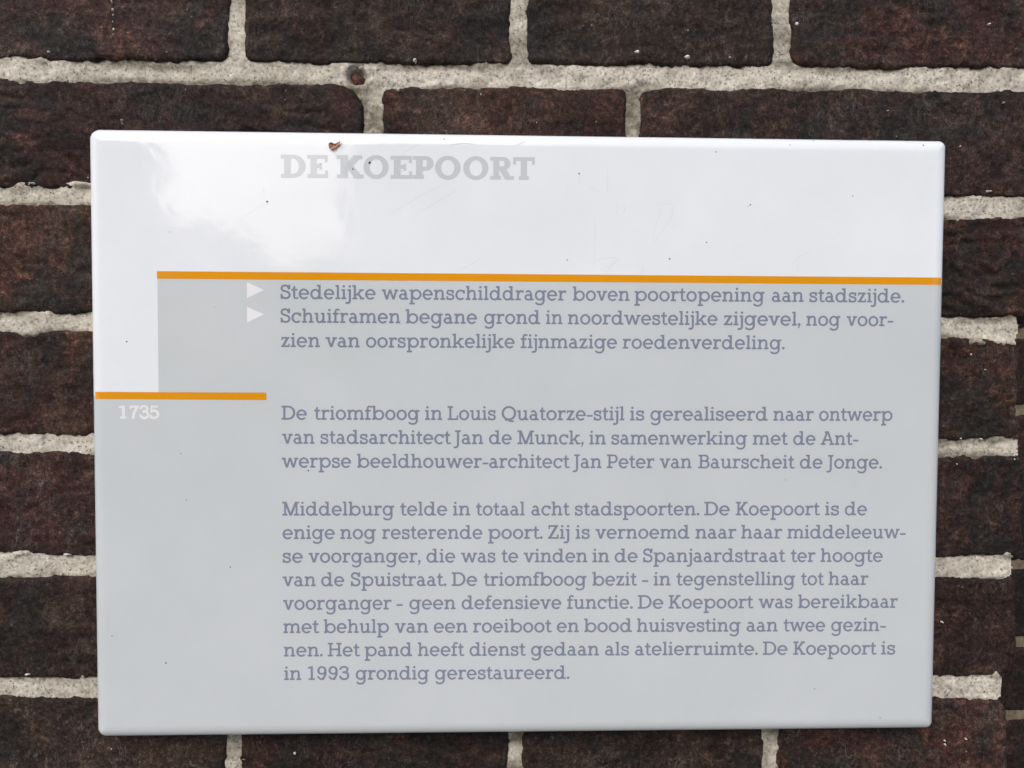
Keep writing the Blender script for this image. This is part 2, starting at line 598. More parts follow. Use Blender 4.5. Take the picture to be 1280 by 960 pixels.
wx, wz = at(0, 960, WY)
wall = empty('brick_wall', (0, WY, 0), 'dark purple-brown brick wall with pale lime mortar behind the white sign', 'wall')
k = 0
for ci, (a, b, joints, edge) in enumerate(COURSES):
    xs = [(j[0], j[1]) for j in joints]+[(edge, 0)]
    for i in range(len(xs)-1):
        if (ci, i) in SKIP:
            continue
        xl, xr = xs[i][0]+xs[i][1], xs[i+1][0]-xs[i+1][1]
        tilt = (-2 if ci == 6 else 0)
        pts = []
        for px, which in ((xl, a), (xr, a), (xr, b), (xl, b)):
            y, hh = bed(which, px)
            pts.append(at(px, y+hh if which == a else y-hh, WY))
        if i == len(xs)-2 and ci in (5,):     # broken lower right corner of the end brick
            corner = [0.004, 0.005, 0.013, 0.004]
        elif (ci, i) == (1, 1):
            corner = [0.004, 0.013, 0.004, 0.004]
        elif i == len(xs)-2 and ci == 3:
            corner = [0.004, 0.007, 0.006, 0.004]
        else:
            corner = None
        lay = 0.0016 if (ci, i) in ((2, 3), (1, 1)) else (0.0008 if (ci*3+i) % 4 == 0 else 0)
        amp = 1.7 if (ci, i) == (2, 3) else 1.25
        visible = xr > -10
        c, V, f = brick_mesh(pts, 0.095, 11+k*13, step=0.0010 if visible else 0.004, corner=corner, lay=lay, amp=amp)
        mesh_obj('brick', V, f, MB, wall, loc=(c[0], 0, c[1]))
        k += 1

# mortar: one height field, pushed back where bricks stand, with ragged ends at the free edge
MORT = 0.0022                              # how far the joints lie behind the brick faces


def build_mortar():
    px0, px1, py0, py1 = -200, 1300, -64, 1020
    st = 0.00085
    ax, az = at(px0, py0, WY)
    bx, bz = at(px1, py1, WY)
    xs = np.arange(ax, bx, st)
    zs = np.arange(bz, az, st)
    X, Z = np.meshgrid(xs, zs)
    # photograph pixels of every point
    cx, cy, cz = cpos
    dx, dy, dz = X-cx, WY-cy, Z-cz
    u = dx*right.x+dy*right.y+dz*right.z
    v = dx*up.x+dy*up.y+dz*up.z
    w = dx*fwd.x+dy*fwd.y+dz*fwd.z
    U, Vv = PXW/2+F*u/w, PXH/2-F*v/w
    joint = np.full(X.shape, 99.0)         # pixels outside the nearest joint (<0 inside)
    bedpos = np.zeros(X.shape)
    for i in range(len(BEDS)):
        yc, hh = bed(i, U)
        d = np.abs(Vv-yc)-hh
        bedpos = np.where(d < joint, (Vv-yc)/hh, bedpos)
        joint = np.minimum(joint, d)
    for (a, b, joints, edge) in COURSES:
        ya, _ = bed(a, U)
        yb, _ = bed(b, U)
        inside = (Vv > ya) & (Vv < yb)
        for jx, jw in joints:
            d = np.abs(U-jx)-jw
            joint = np.where(inside, np.minimum(joint, d), joint)
    n1 = fbm(X/0.011, Z/0.011, 5, 4)
    n2 = fbm(X/0.0028, Z/0.0028, 8, 3)
    n3 = fbm(X/0.0055, Z/0.0045, 15, 3)
    Y = MORT-n1*0.0010-n2*0.0005-np.clip(n3, -0.3, 1)*0.0012*np.exp(-np.abs(joint+1)/3.0)
    # smears of mortar over the brick edges in places
    smear = np.clip(fbm(X/0.035, Z/0.02, 21, 3)*2.2-0.25, 0, 1)
    Y -= smear*0.0011*np.exp(-np.clip(joint, 0, 9)/4)
    Y += np.clip(joint-5, 0, 12)*0.00025
    # drips and lumps (pixel x, y, radius x, radius y, lift in mm)
    for lx, ly, rx, ry, am in [(1218, 572, 14, 7, 2.4), (1188, 733, 9, 9, 2.6), (1222, 430, 10, 10, 2.6), (1262, 434, 12, 8, 2.6),
                               (1240, 428, 26, 6, 2.4), (1262, 690, 8, 11, 2.4), (1246, 844, 8, 10, 2.2), (1035, 918, 22, 5, 2.2), (1062, 916, 6, 7, 2.2), (1135, 918, 20, 4, 1.4),
                               (800, 100, 20, 16, 1.4), (1010, 106, 30, 10, 1.4), (35, 418, 12, 6, 2.4), (60, 385, 4, 12, 1.4),
                               (60, 76, 20, 6, 1.2), (225, 78, 22, 6, 1.8), (820, 71, 22, 7, 2.4), (920, 112, 26, 8, 1.4), (680, 14, 6, 16, 1.3), (998, 32, 8, 7, 1.9),
                               (985, 78, 14, 8, 1.4), (478, 128, 8, 18, 1.6), (440, 118, 18, 12, 1.7), (20, 693, 24, 9, 1.6), (40, 229, 18, 5, 1.8), (100, 229, 18, 5, 1.8)]:
        Y -= am*0.001*np.exp(-(((U-lx)/rx)**2+((Vv-ly)/ry)**2)**1.5)*(0.75+0.5*n2)
    # the hole with a red chip in it
    Y += 0.0065*np.exp(-(((U-448)/11.5+n1*0.5+n2*0.25)**2+((Vv-95)/11.5+n1*0.4)**2)**3)
    # free right edge
    lim = np.interp(Vv, [-70, 380, 395, 413, 434, 440, 546, 550, 570, 575, 690, 697, 721, 727, 838, 845, 874, 880, 1020],
                        [1290, 1290, 1276, 1276, 1270, 1262, 1265, 1278, 1277, 1262, 1264, 1268, 1267, 1250, 1245, 1255, 1254, 1248, 1250])
    lim = lim+n2*3+fbm(X*0, Z/0.004, 3, 2)*2.0
    keep = (joint < 17) & (U < lim)
    # nothing fine is needed where the sign hides it
    hid = (U > 150) & (U < 1140) & (Vv > 205) & (Vv < 880)
    keep &= ~hid
    kq = keep[:-1, :-1] & keep[1:, :-1] & keep[:-1, 1:] & keep[1:, 1:]
    ii, jj = np.nonzero(kq)
    w_ = X.shape[1]
    q = np.stack([ii*w_+jj, ii*w_+jj+1, (ii+1)*w_+jj+1, (ii+1)*w_+jj], 1)
    # boundary quads get sides going back into the wall
    edges = {}
    def b_edges(mask_shift, e0, e1):
        sel = kq & ~mask_shift
        a, b = np.nonzero(sel)
        i0 = (a+e0[0])*w_+b+e0[1]
        i1 = (a+e1[0])*w_+b+e1[1]
        return np.stack([i0, i1], 1)
    Pd = np.pad(kq, 1)
    be = np.concatenate([b_edges(Pd[:-2, 1:-1], (0, 1), (0, 0)), b_edges(Pd[2:, 1:-1], (1, 0), (1, 1)),
                         b_edges(Pd[1:-1, :-2], (0, 0), (1, 0)), b_edges(Pd[1:-1, 2:], (1, 1), (0, 1))])
    used = np.unique(q)
    remap = -np.ones(X.size, int)
    remap[used] = np.arange(len(used))
    XYZ = np.stack([X, Y, Z], -1).reshape(-1, 3)[used]
    back = XYZ.copy()
    bu = np.unique(be)
    rb = -np.ones(X.size, int)
    rb[bu] = np.arange(len(bu))+len(used)
    bk = np.stack([X, Y, Z], -1).reshape(-1, 3)[bu]
    bk[:, 1] = 0.05
    V = np.concatenate([XYZ, bk])
    faces = remap[q].tolist()
    faces += np.stack([remap[be[:, 1]], remap[be[:, 0]], rb[be[:, 0]], rb[be[:, 1]]], 1).tolist()
    moss = 0.95*np.clip((np.clip(np.abs(bedpos), 0, 1.3)-0.45)*1.3+fbm(X/0.03, Z/0.01, 44, 3)*1.5-0.3, 0, 1)*np.clip(fbm(X/0.06, Z/0.05, 91, 2)*1.5+0.75, 0, 1)
    moss = np.clip(moss*1.15+np.exp(-(((U-230)/170)**4+((Vv-104)/6.5)**2))*1.1+np.exp(-(((U-830)/30)**2+((Vv-73)/6)**2))*0.9, 0, 0.9)
    return V, faces, np.concatenate([moss.reshape(-1)[used], moss.reshape(-1)[bu]])


V, f, moss = build_mortar()
mo = mesh_obj('mortar', V, f, MM, wall)
al = mo.data.attributes.new('moss', 'FLOAT', 'POINT')
al.data.foreach_set('value', moss.astype(np.float32))


def box(name, x0, x1, y0, y1, z0, z1, mat, parent=None):
    V = [(x, y, z) for x in (x0, x1) for y in (y0, y1) for z in (z0, z1)]
    F_ = [(0, 1, 3, 2), (4, 6, 7, 5), (0, 4, 5, 1), (2, 3, 7, 6), (0, 2, 6, 4), (1, 5, 7, 3)]
    return mesh_obj(name, V, F_, mat, parent, smooth=False)


ex, _ = at(1243, 880, WY)
lx0, zt = at(-198, -62, WY)
_, zb = at(640, 1018, WY)
box('wall_core', lx0, ex, 0.012, 0.30, zb, zt, MM, wall)

# red chip in the hole, lime crumbs stuck to the bricks
def rock(cx, cz, y, rx, rz, ry, seed, n=10):
    rs = np.random.RandomState(seed)
    V, f = [], []
    rings = 4
    for r in range(rings):
        t = r/(rings)
        for a in range(n):
            an = (a+0.6*rs.rand())/n*2*math.pi
            k_ = math.cos(t*math.pi/2)*(0.6+0.6*rs.rand())
            V.append((cx+rx*k_*math.cos(an), y-ry*math.sin(t*math.pi/2), cz+rz*k_*math.sin(an)))
    V.append((cx, y-ry, cz))
    for r in range(rings-1):
        for a in range(n):
            f.append((r*n+a, r*n+(a+1) % n, (r+1)*n+(a+1) % n, (r+1)*n+a))
    for a in range(n):
        f.append(((rings-1)*n+a, (rings-1)*n+(a+1) % n, rings*n))
    return V, f


PXM = 0.42/1069                            # metres per photograph pixel on the sign
cx, cz = at(446, 97, WY)
V, f = rock(cx, cz, 0.0066, 12*PXM, 11*PXM, 0.0040, 12, 5)
o = mesh_obj('brick_chip', V, f, M_CHIP, wall, smooth=False)
o['label'] = 'small red-brown brick chip stuck in a hole of the mortar'
CRUMBS = [(797, 65, 5, 4), (859, 71, 6.5, 3.5), (912, 72, 3, 2), (519, 75, 4, 4), (452, 84, 4, 2), (996, 30, 4, 4), (141, 12, 2.2, 3.2), (141.5, 19, 1.8, 2), (141, 27, 1.3, 2),
          (142, 37, 1.8, 3), (142, 43, 1.3, 1.5), (139.5, 2, 1.2, 3), (152, 150, 2.2, 1.7), (152.5, 154, 1.8, 1.4), (110, 222, 1.6, 1.4), (84, 693, 6, 2.2), (104, 845, 3.5, 1.2), (34, 843, 4.5, 1.8),
          (1237, 239, 5, 1.7), (139.5, 936, 1.8, 1.6), (1181, 926, 1.7, 1.7), (1181.6, 931, 1.7, 1.7), (1208, 924, 1.7, 1.7), (1201, 548, 2, 1.6), (1227, 549, 2, 1.8), (1268, 574, 2, 1.6),
          (740, 31, 1.6, 1.4), (1237, 30, 2.4, 2.2), (498, 112, 2.5, 4), (368.5, 942, 2.6, 2.4), (1178, 778, 2.2, 1.8), (1196, 580, 1.6, 1.6), (1214, 443, 1.3, 2), (1232, 462, 1.2, 1.2),
          (671, 153, 1.2, 1.2), (601, 118, 1.6, 2.2), (41, 229, 5, 1.6), (61, 65, 3, 2.4), (232, 112, 1.4, 1.3), (860, 38, 1.5, 1.3), (745, 152, 1.3, 1.3), (1110, 138, 1.3, 1.2), (1255, 128, 1.5, 1.4), (1200, 183, 2, 1.5)]
VV, FF = [], []
for i, (x, y, rx, ry) in enumerate(CRUMBS):
    cx, cz = at(x, y, WY)
    V, f = rock(cx, cz, 0.0012, rx*PXM*0.86, ry*PXM*0.86, 0.0016+0.00022*min(rx, 3), 100+i, 7)
    b0 = len(VV)
    VV += V
    FF += [tuple(q+b0 for q in ff) for ff in f]
o = mesh_obj('lime_crumbs', VV, FF, M_LIME, wall)
o['kind'] = 'stuff'

# ------------------------------------------------------------------ the wall set back beyond the free edge
RY = WY+0.305
rwall = empty('brick_wall', (0, RY, 0), 'recessed shaded brick wall glimpsed past the ragged right-hand brick edge', 'wall')
RB = [26, 123, 220, 317, 416, 513, 609, 706, 803, 894, 990]
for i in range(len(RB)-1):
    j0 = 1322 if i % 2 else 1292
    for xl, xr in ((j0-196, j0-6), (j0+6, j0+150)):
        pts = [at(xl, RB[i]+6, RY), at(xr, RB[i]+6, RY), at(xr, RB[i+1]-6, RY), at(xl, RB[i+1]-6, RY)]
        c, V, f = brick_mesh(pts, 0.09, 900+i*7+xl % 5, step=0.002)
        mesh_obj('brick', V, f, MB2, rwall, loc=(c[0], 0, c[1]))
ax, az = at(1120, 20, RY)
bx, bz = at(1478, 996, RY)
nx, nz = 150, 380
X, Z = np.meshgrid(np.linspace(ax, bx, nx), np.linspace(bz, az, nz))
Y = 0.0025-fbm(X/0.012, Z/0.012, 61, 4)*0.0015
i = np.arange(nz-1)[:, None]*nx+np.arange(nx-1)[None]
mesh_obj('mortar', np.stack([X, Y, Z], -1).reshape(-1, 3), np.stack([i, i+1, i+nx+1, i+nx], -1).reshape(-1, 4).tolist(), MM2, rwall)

# ------------------------------------------------------------------ the sign
sign = empty('information_sign', (0, 0, SZ), 'glossy white enamel sign about DE KOEPOORT with grey field and orange lines', 'sign')
RADS = [0.0050, 0.0036, 0.0038, 0.0048]    # TL, TR, BR, BL


# the outermost edge of the rim, which lies a few millimetres behind the face
EL, ER, ET, EB = -SW/2-0.0026, SW/2+0.0018, SH/2+0.0014, -SH/2-0.0018


def rr_loop(inset, n=10):
    pts = []
    for (sx, sz, a0, r) in ((-1, 1, 180, RADS[0]), (1, 1, 90, RADS[1]), (1, -1, 0, RADS[2]), (-1, -1, -90, RADS[3])):
        r = max(r-inset, 0.0006)
        for i in range(n+1):
            a = math.radians(a0-90*i/n)
            pts.append(((EL+inset+r if sx < 0 else ER-inset-r)+r*math.cos(a), (EB+inset+r if sz < 0 else ET-inset-r)+r*math.sin(a)))
    return pts


RIMW, RIMD = 0.0078, 0.0040


def rim(d):                                # depth of the enamel surface at distance d from the edge
    if d >= RIMW:
        return 0.0
    t = 1-max(d, 0)/RIMW
    return RIMD*(t**2.8*0.72+0.28*t**10)


def surf(x, z):                            # x, z relative to the sign's centre
    return rim(min(x-EL, ER-x, ET-z, z-EB))


V, f = [], []
ins = [RIMW*(i/40.0)**1.5 for i in range(41)]
loops = [rr_loop(d) for d in ins]
n = len(loops[0])
for d, lp in zip(ins, loops):
    V += [(x, rim(d), z) for x, z in lp]
for r in range(len(loops)-1):
    for a in range(n):
        b = (a+1) % n
        f.append((r*n+b, r*n+a, (r+1)*n+a, (r+1)*n+b))
f.append([(len(loops)-1)*n+a for a in range(n-1, -1, -1)])
s0 = len(V)
for yy in (0.0048, WY-0.0006):
    V += [(x, yy, z) for x, z in loops[0]]
for a in range(n):
    b = (a+1) % n
    f.append((a, b, s0+b, s0+a))
    f.append((s0+a, s0+b, s0+n+b, s0+n+a))
f.append([s0+n+a for a in range(n)])
panel = mesh_obj('panel', V, f, ME_PANEL, sign)
# check winding outward (front faces must look to -y)
me = panel.data
import bmesh
bm = bmesh.new()
bm.from_mesh(me)
bmesh.ops.recalc_face_normals(bm, faces=bm.faces)
bm.to_mesh(me)
bm.free()

EPS = 0.00006


def sp(px, py):                            # pixel -> sign coordinates
    x, z = at(px, py, 0.0)
    return x, z-SZ


def bar(name, corners, mat, label=None, n=240):
    """a printed strip that follows the enamel surface; corners TL, TR, BR, BL in pixels"""
    q = [sp(*c) for c in corners]
    V, f = [], []
    m = 5
    for j in range(m+1):
        for i in range(n+1):
            t, s = (i/n), j/m
            t = 0.5-0.5*math.cos(math.pi*t)
            x = lerp(lerp(q[0][0], q[1][0], t), lerp(q[3][0], q[2][0], t), s)
            z = lerp(lerp(q[0][1], q[1][1], t), lerp(q[3][1], q[2][1], t), s)
            V.append((x, surf(x, z)-EPS*(1+6*surf(x, z)/RIMD), z))
    for j in range(m):
        for i in range(n):
            a = j*(n+1)+i
            f.append((a+n+1, a+n+2, a+1, a))
    o = mesh_obj(name, V, f, mat, sign)
    if label:
        o['label'] = label
    return o


bar('printed_line', [(196.2, 338.9), (1178.3, 347.0), (1178.1, 356.0), (196.3, 348.3)], ME_ORANGE, 'long orange line above the text')
bar('printed_line', [(117.9, 489.8), (332.9, 490.8), (332.9, 500.0), (118.1, 498.7)], ME_ORANGE, 'short orange line above the year 1735')


def tri(p):
    q = [sp(*a) for a in p]
    return mesh_obj('printed_arrow', [(x, -EPS, z) for x, z in q], [(0, 2, 1)], ME_WHITE, sign, smooth=False)


tri([(308.6, 352.6), (308.8, 372.6), (330.0, 362.7)])
tri([(308.8, 383.4), (309.0, 403.3), (330.2, 393.0)])


# ---- slab-serif letters, drawn as strokes and contoured into flat faces
def sd_seg(X, Y, a, b):
    dx, dy = b[0]-a[0], b[1]-a[1]
    L2 = dx*dx+dy*dy+1e-9
    t = np.clip(((X-a[0])*dx+(Y-a[1])*dy)/L2, 0, 1)
    return np.hypot(X-a[0]-t*dx, Y-a[1]-t*dy)


class Gl:
    def __init__(self):
        self.ops = []

    def rect(self, x0, y0, x1, y1):
        self.ops.append(('r', x0, y0, x1, y1))
        return self

    def cut(self, x0, y0, x1, y1):
        self.ops.append(('c', x0, y0, x1, y1))
        return self

    def st(self, pts, w):
        self.ops.append(('s', pts, w))
        return self

    def dot(self, x, y, r):
        self.ops.append(('s', [(x, y), (x, y+0.01)], 2*r))
        return self

    def par(self, xa, ya, xb, yb, w):
        """parallelogram stroke with level ends; w = horizontal width, xa/xb are centres"""
        self.ops.append(('p', [(xa-w/2, ya), (xa+w/2, ya), (xb+w/2, yb), (xb-w/2, yb)]))
        return self

    def ring(self, cx, cy, rx, ry, v, h):
        self.ops.append(('o', cx, cy, rx, ry, v, h))
        return self

    def field(self, X, Y):
        F_ = np.full(X.shape, 99.0)
        for o in self.ops:
            if o[0] == 'r' or o[0] == 'c':
                _, x0, y0, x1, y1 = o
                dx = np.maximum(x0-X, X-x1)
                dy = np.maximum(y0-Y, Y-y1)
                d = np.where((dx > 0) & (dy > 0), np.hypot(dx, dy), np.maximum(dx, dy))
                F_ = np.minimum(F_, d) if o[0] == 'r' else np.maximum(F_, -d)
            elif o[0] == 's':
                d = np.full(X.shape, 99.0)
                for a, b in zip(o[1][:-1], o[1][1:]):
                    d = np.minimum(d, sd_seg(X, Y, a, b))
                F_ = np.minimum(F_, d-o[2]/2)
            elif o[0] == 'p':
                P = o[1]
                cx = sum(p[0] for p in P)/4
                cy = sum(p[1] for p in P)/4
                d = np.full(X.shape, -99.0)
                for a, b in zip(P, P[1:]+P[:1]):
                    nx, ny = b[1]-a[1], a[0]-b[0]
                    L = math.hypot(nx, ny)
                    nx, ny = nx/L, ny/L
                    if (cx-a[0])*nx+(cy-a[1])*ny > 0:
                        nx, ny = -nx, -ny
                    d = np.maximum(d, (X-a[0])*nx+(Y-a[1])*ny)
                F_ = np.minimum(F_, d)
            elif o[0] == 'o':
                _, cx, cy, rx, ry, v, h = o
                def el(a, b):
                    k_ = np.hypot((X-cx)/a, (Y-cy)/b)
                    g_ = np.hypot((X-cx)/a**2, (Y-cy)/b**2)+1e-6
                    return k_*(k_-1)/g_
                F_ = np.minimum(F_, np.maximum(el(rx, ry), -el(rx-v, ry-h)))
        return F_


def arc(cx, cy, rx, ry, a0, a1, n=14):
    return [(cx+rx*math.cos(math.radians(a0+(a1-a0)*i/n)), cy+ry*math.sin(math.radians(a0+(a1-a0)*i/n))) for i in range(n+1)]


def bez(p0, p1, p2, p3, n=10):
    r = []
    for i in range(n+1):
        t = i/n
        r.append(tuple((1-t)**3*a+3*(1-t)**2*t*b+3*(1-t)*t*t*c+t**3*d for a, b, c, d in zip(p0, p1, p2, p3)))
    return r


XH, CH, AS, DS = 126, 176, 178, -60


def glyph(ch, V=27.0, H=22.5):
    """returns (shape, ink width, left bearing, right bearing); units: tenths of a photograph pixel"""
    G = Gl()
    s0, s1 = 17, 17+V                     # the usual left stem
    rb, sb = 6, 6                         # side bearings: round, serif
    Wm = (V+H)/2
    if ch == 'l':
        G.rect(s0, 0, s1, AS).rect(1, AS-H, s1, AS).rect(0, 0, 60, H)
        return G, 60, sb, sb
    if ch == 'i':
        G.rect(s0, 0, s1, XH).rect(1, XH-H, s1, XH).rect(0, 0, 60, H).dot(s0+V/2-1, 161, 15.5)
        return G, 60, sb, sb
    if ch == 'j':
        G.rect(s0, -22, s1, XH).rect(1, XH-H, s1, XH).dot(s0+V/2-1, 161, 15.5)
        G.st(bez((s0+V/2, -18), (s0+V/2, -40), (14, -50), (-12, -46)), V-2)
        return G, s1+1, sb, 9
    if ch == 'd':
        G.ring(61, 62, 61, 66, V-1, H+1).rect(99, 0, 99+V, AS).rect(78, AS-H, 99+V, AS).rect(99, 0, 151, H)
        return G, 151, rb, sb
    if ch == 'b':
        G.ring(89, 62, 67, 66, V-1, H+1).rect(s0, 0, s1, AS).rect(0, AS-H, s1, AS).rect(4, 0, s1, H)
        return G, 156, sb, rb
    if ch == 'p':
        G.ring(86, 64, 66, 66, V-1, H+1).rect(s0, DS, s1, XH).rect(0, XH-H, s1, XH).rect(0, DS, 68, DS+H)
        return G, 152, sb, rb
    if ch == 'o':
        G.ring(65, 63, 65, 67, V, H+1)
        return G, 130, rb, rb
    if ch == 'e':
        G.ring(64, 63, 64, 67, V, H+1).cut(64, 28, 140, 55).rect(20, 53, 122, 53+H-2)
        G.cut(112, 0, 140, 40)
        return G, 128, rb, rb
    if ch == 'c':
        G.ring(64, 63, 64, 67, V, H+1).cut(96, 22, 140, 84).rect(96, 80, 96+V-4, 124)
        return G, 118, rb, rb
    if ch == 'a':
        G.rect(72, 0, 72+V, 82).st(arc(50, 76, 47-V/2, 52-H/2, 4, 128), Wm).rect(82, 0, 118, H)
        G.ring(50, 38, 49, 41, V, H-1)
        return G, 118, rb, sb
    if ch == 'n' or ch == 'h':
        top = AS if ch == 'h' else XH
        G.rect(s0, 0, s1, top).rect(1, top-H, s1, top).rect(0, 0, 60, H)
        G.st([(s0+V/2, 70)]+bez((36, 84), (46, 108), (62, 127-H/2), (80, 127-H/2))+bez((80, 127-H/2), (104, 127-H/2), (111, 106), (111, 78)), Wm)
        G.rect(111-V/2, 0, 111+V/2, 80).rect(82, 0, 142, H)
        return G, 142, sb, sb
    if ch == 'm':
        G.rect(s0, 0, s1, XH).rect(1, XH-H, s1, XH).rect(0, 0, 58, H)
        for a, b in ((30, 108), (108, 186)):
            G.st([(a, 76)]+bez((a+3, 84), (a+14, 108), (a+26, 127-H/2), (a+44, 127-H/2))+bez((a+44, 127-H/2), (b-12, 127-H/2), (b, 108), (b, 78)), Wm)
            G.rect(b-V/2, 0, b+V/2, 80)
        G.rect(82, 0, 136, H).rect(160, 0, 214, H)
        return G, 214, sb, sb
    if ch == 'u':
        G.rect(s0, 44, s1, XH).rect(0, XH-H, s1, XH).rect(95, 0, 95+V, XH).rect(78, XH-H, 95+V, XH).rect(95, 0, 142, H)
        G.st(bez((s0+V/2, 50), (s0+V/2, 18), (42, H/2-2), (58, H/2-2))+bez((58, H/2-2), (80, H/2-2), (98, 20), (106, 46)), Wm)
        return G, 142, sb, sb
    if ch == 'r':
        G.rect(s0, 0, s1, XH).rect(1, XH-H, s1, XH).rect(0, 0, 68, H)
        G.st([(s0+V/2, 66)]+bez((36, 86), (46, 112), (62, 127-H/2), (84, 126-H/2)), Wm).rect(80, 94, 80+V-6, 126)
        return G, 80+V-6, sb, 3
    if ch == 's':
        G.st(bez((84, 90), (82, 112), (62, 117), (50, 117))+bez((50, 117), (26, 117), (13, 108), (13, 94))+bez((13, 94), (13, 72), (38, 70), (54, 66))
             + bez((54, 66), (74, 62), (90, 54), (90, 36))+bez((90, 36), (90, 16), (74, 8), (52, 8))+bez((52, 8), (34, 8), (16, 14), (13, 36)), H+1)
        G.rect(78, 84, 96, 126).rect(2, 0, 20, 42)
        return G, 101, 7, 7
    if ch == 't':
        G.rect(20, 30, 20+V, 150).rect(0, XH-H, 74, XH).par(34, 148, 37, 164, 16)
        G.st(bez((20+V/2, 34), (20+V/2, 10), (46, 8), (58, 9))+[(74, 13)], H-1)
        return G, 76, 3, 5
    if ch == 'f':
        G.rect(20, 0, 20+V, 140).rect(0, XH-H, 74, XH).rect(0, 0, 74, H)
        G.st(bez((20+V/2, 136), (20+V/2, 160), (44, 169), (58, 169))+[(76, 163)], H)
        return G, 82, 4, 0
    if ch == 'g':
        G.ring(62, 64, 61, 66, V-1, H+1).rect(100, -16, 100+V, XH).rect(106, XH-H, 148, XH)
        G.st(bez((100+V/2, -14), (108, -38), (90, -50), (64, -50))+bez((64, -50), (44, -50), (30, -46), (20, -34)), H+1)
        return G, 148, rb, 2
    if ch == 'k':
        G.rect(s0, 0, s1, AS).rect(1, AS-H, s1, AS).rect(0, 0, 60, H)
        G.par(46, 46, 112, 118, V+6).par(70, 72, 116, 8, V+4).rect(84, XH-H, 138, XH).rect(88, 0, 146, H)
        return G, 146, sb, 3
    if ch == 'v':
        G.par(27, XH-4, 69, 0, V+1).par(110, XH-4, 69, 0, V+1).rect(0, XH-H, 54, XH).rect(84, XH-H, 138, XH)
        return G, 138, 0, 0
    if ch == 'w':
        G.par(26, XH-4, 64, 0, V).par(104, XH, 64, 0, V-1).par(104, XH, 146, 0, V).par(184, XH-4, 146, 0, V-1)
        G.rect(0, XH-H, 52, XH).rect(158, XH-H, 208, XH).rect(92, XH-14, 116, XH)
        return G, 208, 0, 0
    if ch == 'z':
        G.rect(6, XH-H, 102, XH).rect(2, 0, 106, H).par(20, 4, 86, XH-4, V+6).rect(6, 86, 22, XH).rect(90, 0, 106, 42)
        return G, 108, 5, 5
    if ch == '.':
        G.dot(17, 16, 17.5)
        return G, 34, 6, 10
    if ch == ',':
        G.dot(20, 16, 17.5).st([(27, 12), (22, -10), (8, -28)], 13)
        return G, 37, 3, 8
    if ch == '-':
        G.rect(0, 46, 74, 46+H)
        return G, 74, 6, 4
    if ch == 'S':
        G.st(bez((100, 128), (98, 156), (76, 167), (58, 167))+bez((58, 167), (28, 167), (14, 152), (14, 132))+bez((14, 132), (14, 106), (40, 100), (62, 94))
             + bez((62, 94), (90, 88), (110, 76), (110, 50))+bez((110, 50), (110, 22), (88, 9), (60, 9))+bez((60, 9), (36, 9), (16, 22), (13, 52)), V-2)
        G.rect(98, 120, 98+V-6, 178).rect(2, -1, 2+V-6, 60)
        return G, 122, 4, 7
    if ch == 'D':
        G.rect(22, 0, 22+V, CH).rect(0, 0, 80, H).rect(0, CH-H, 80, CH)
        G.ring(80, CH/2, 88, CH/2, V+1, H).cut(-20, H, 22, CH-H).cut(22+V, H, 78, CH-H)
        return G, 168, sb, rb
    if ch == 'M':
        G.rect(24, 0, 24+V-3, CH).rect(168, 0, 168+V-3, CH).rect(0, 0, 66, H).rect(148, 0, 214, H).rect(0, CH-H, 46, CH).rect(168, CH-H, 214, CH)
        G.par(38, CH, 107, 0, V+4).par(176, CH, 107, 0, V+4)
        return G, 214, sb, sb
    if ch == 'K':
        G.rect(22, 0, 22+V, CH).rect(0, 0, 68, H).rect(0, CH-H, 68, CH)
        G.par(48, 66, 124, CH-8, V+8).par(72, 100, 128, 8, V+6).rect(96, CH-H, 154, CH).rect(98, 0, 162, H)
        return G, 162, sb, 0
    if ch == 'H':
        G.rect(22, 0, 22+V, CH).rect(130, 0, 130+V, CH).rect(30, 80, 140, 80+H)
        for a in (0, 108):
            G.rect(a, 0, a+68, H).rect(a, CH-H, a+68, CH)
        return G, 176, sb, sb
    if ch == 'Q':
        G.ring(91, 88, 91, 91, V+1, H+2).st(bez((52, 2), (72, 22), (98, -24), (142, -12)), H)
        return G, 182, rb, rb
    if ch == 'Z':
        G.rect(8, CH-H, 126, CH).rect(2, 0, 130, H).par(20, 6, 108, CH-6, V+8).rect(8, 124, 8+18, CH).rect(112, 0, 130, 56)
        return G, 132, 6, 6
    if ch == 'L':
        G.rect(22, 0, 22+V, CH).rect(0, 0, 134, H).rect(0, CH-H, 70, CH).rect(116, 0, 134, 58)
        return G, 136, sb, 4
    if ch == 'J':
        G.rect(32, -18, 32+V, CH).rect(8, CH-H, 80, CH)
        G.st(bez((32+V/2, -14), (40, -38), (26, -42), (2, -40)), V-3)
        return G, 80, -2, 4
    if ch == 'P':
        G.rect(22, 0, 22+V, CH).rect(0, 0, 76, H).rect(0, CH-H, 90, CH).rect(40, 64, 90, 64+H)
        G.ring(90, (CH+64)/2, 52, (CH-64)/2, V, H).cut(-20, H, 22, CH-H).cut(22+V, 64+H, 88, CH-H).cut(76, 0, 90, 64).cut(22+V, H, 90, 64)
        return G, 142, sb, rb
    if ch == 'B':
        G.rect(22, 0, 22+V, CH).rect(0, 0, 90, H).rect(0, CH-H, 86, CH).rect(40, 84, 90, 84+H)
        G.ring(92, 52, 54, 52, V, H).ring(86, 130, 50, 46, V, H).cut(-20, H, 22, CH-H).cut(22+V, H, 84, 84).cut(22+V, 84+H, 84, CH-H)
        return G, 146, sb, rb
    if ch == 'A':
        G.par(24, 8, 84, CH-6, V).par(152, 8, 92, CH-6, V).rect(50, 54, 130, 54+H).rect(0, 0, 62, H).rect(116, 0, 176, H).rect(50, CH-H, 108, CH)
        return G, 176, 2, 2
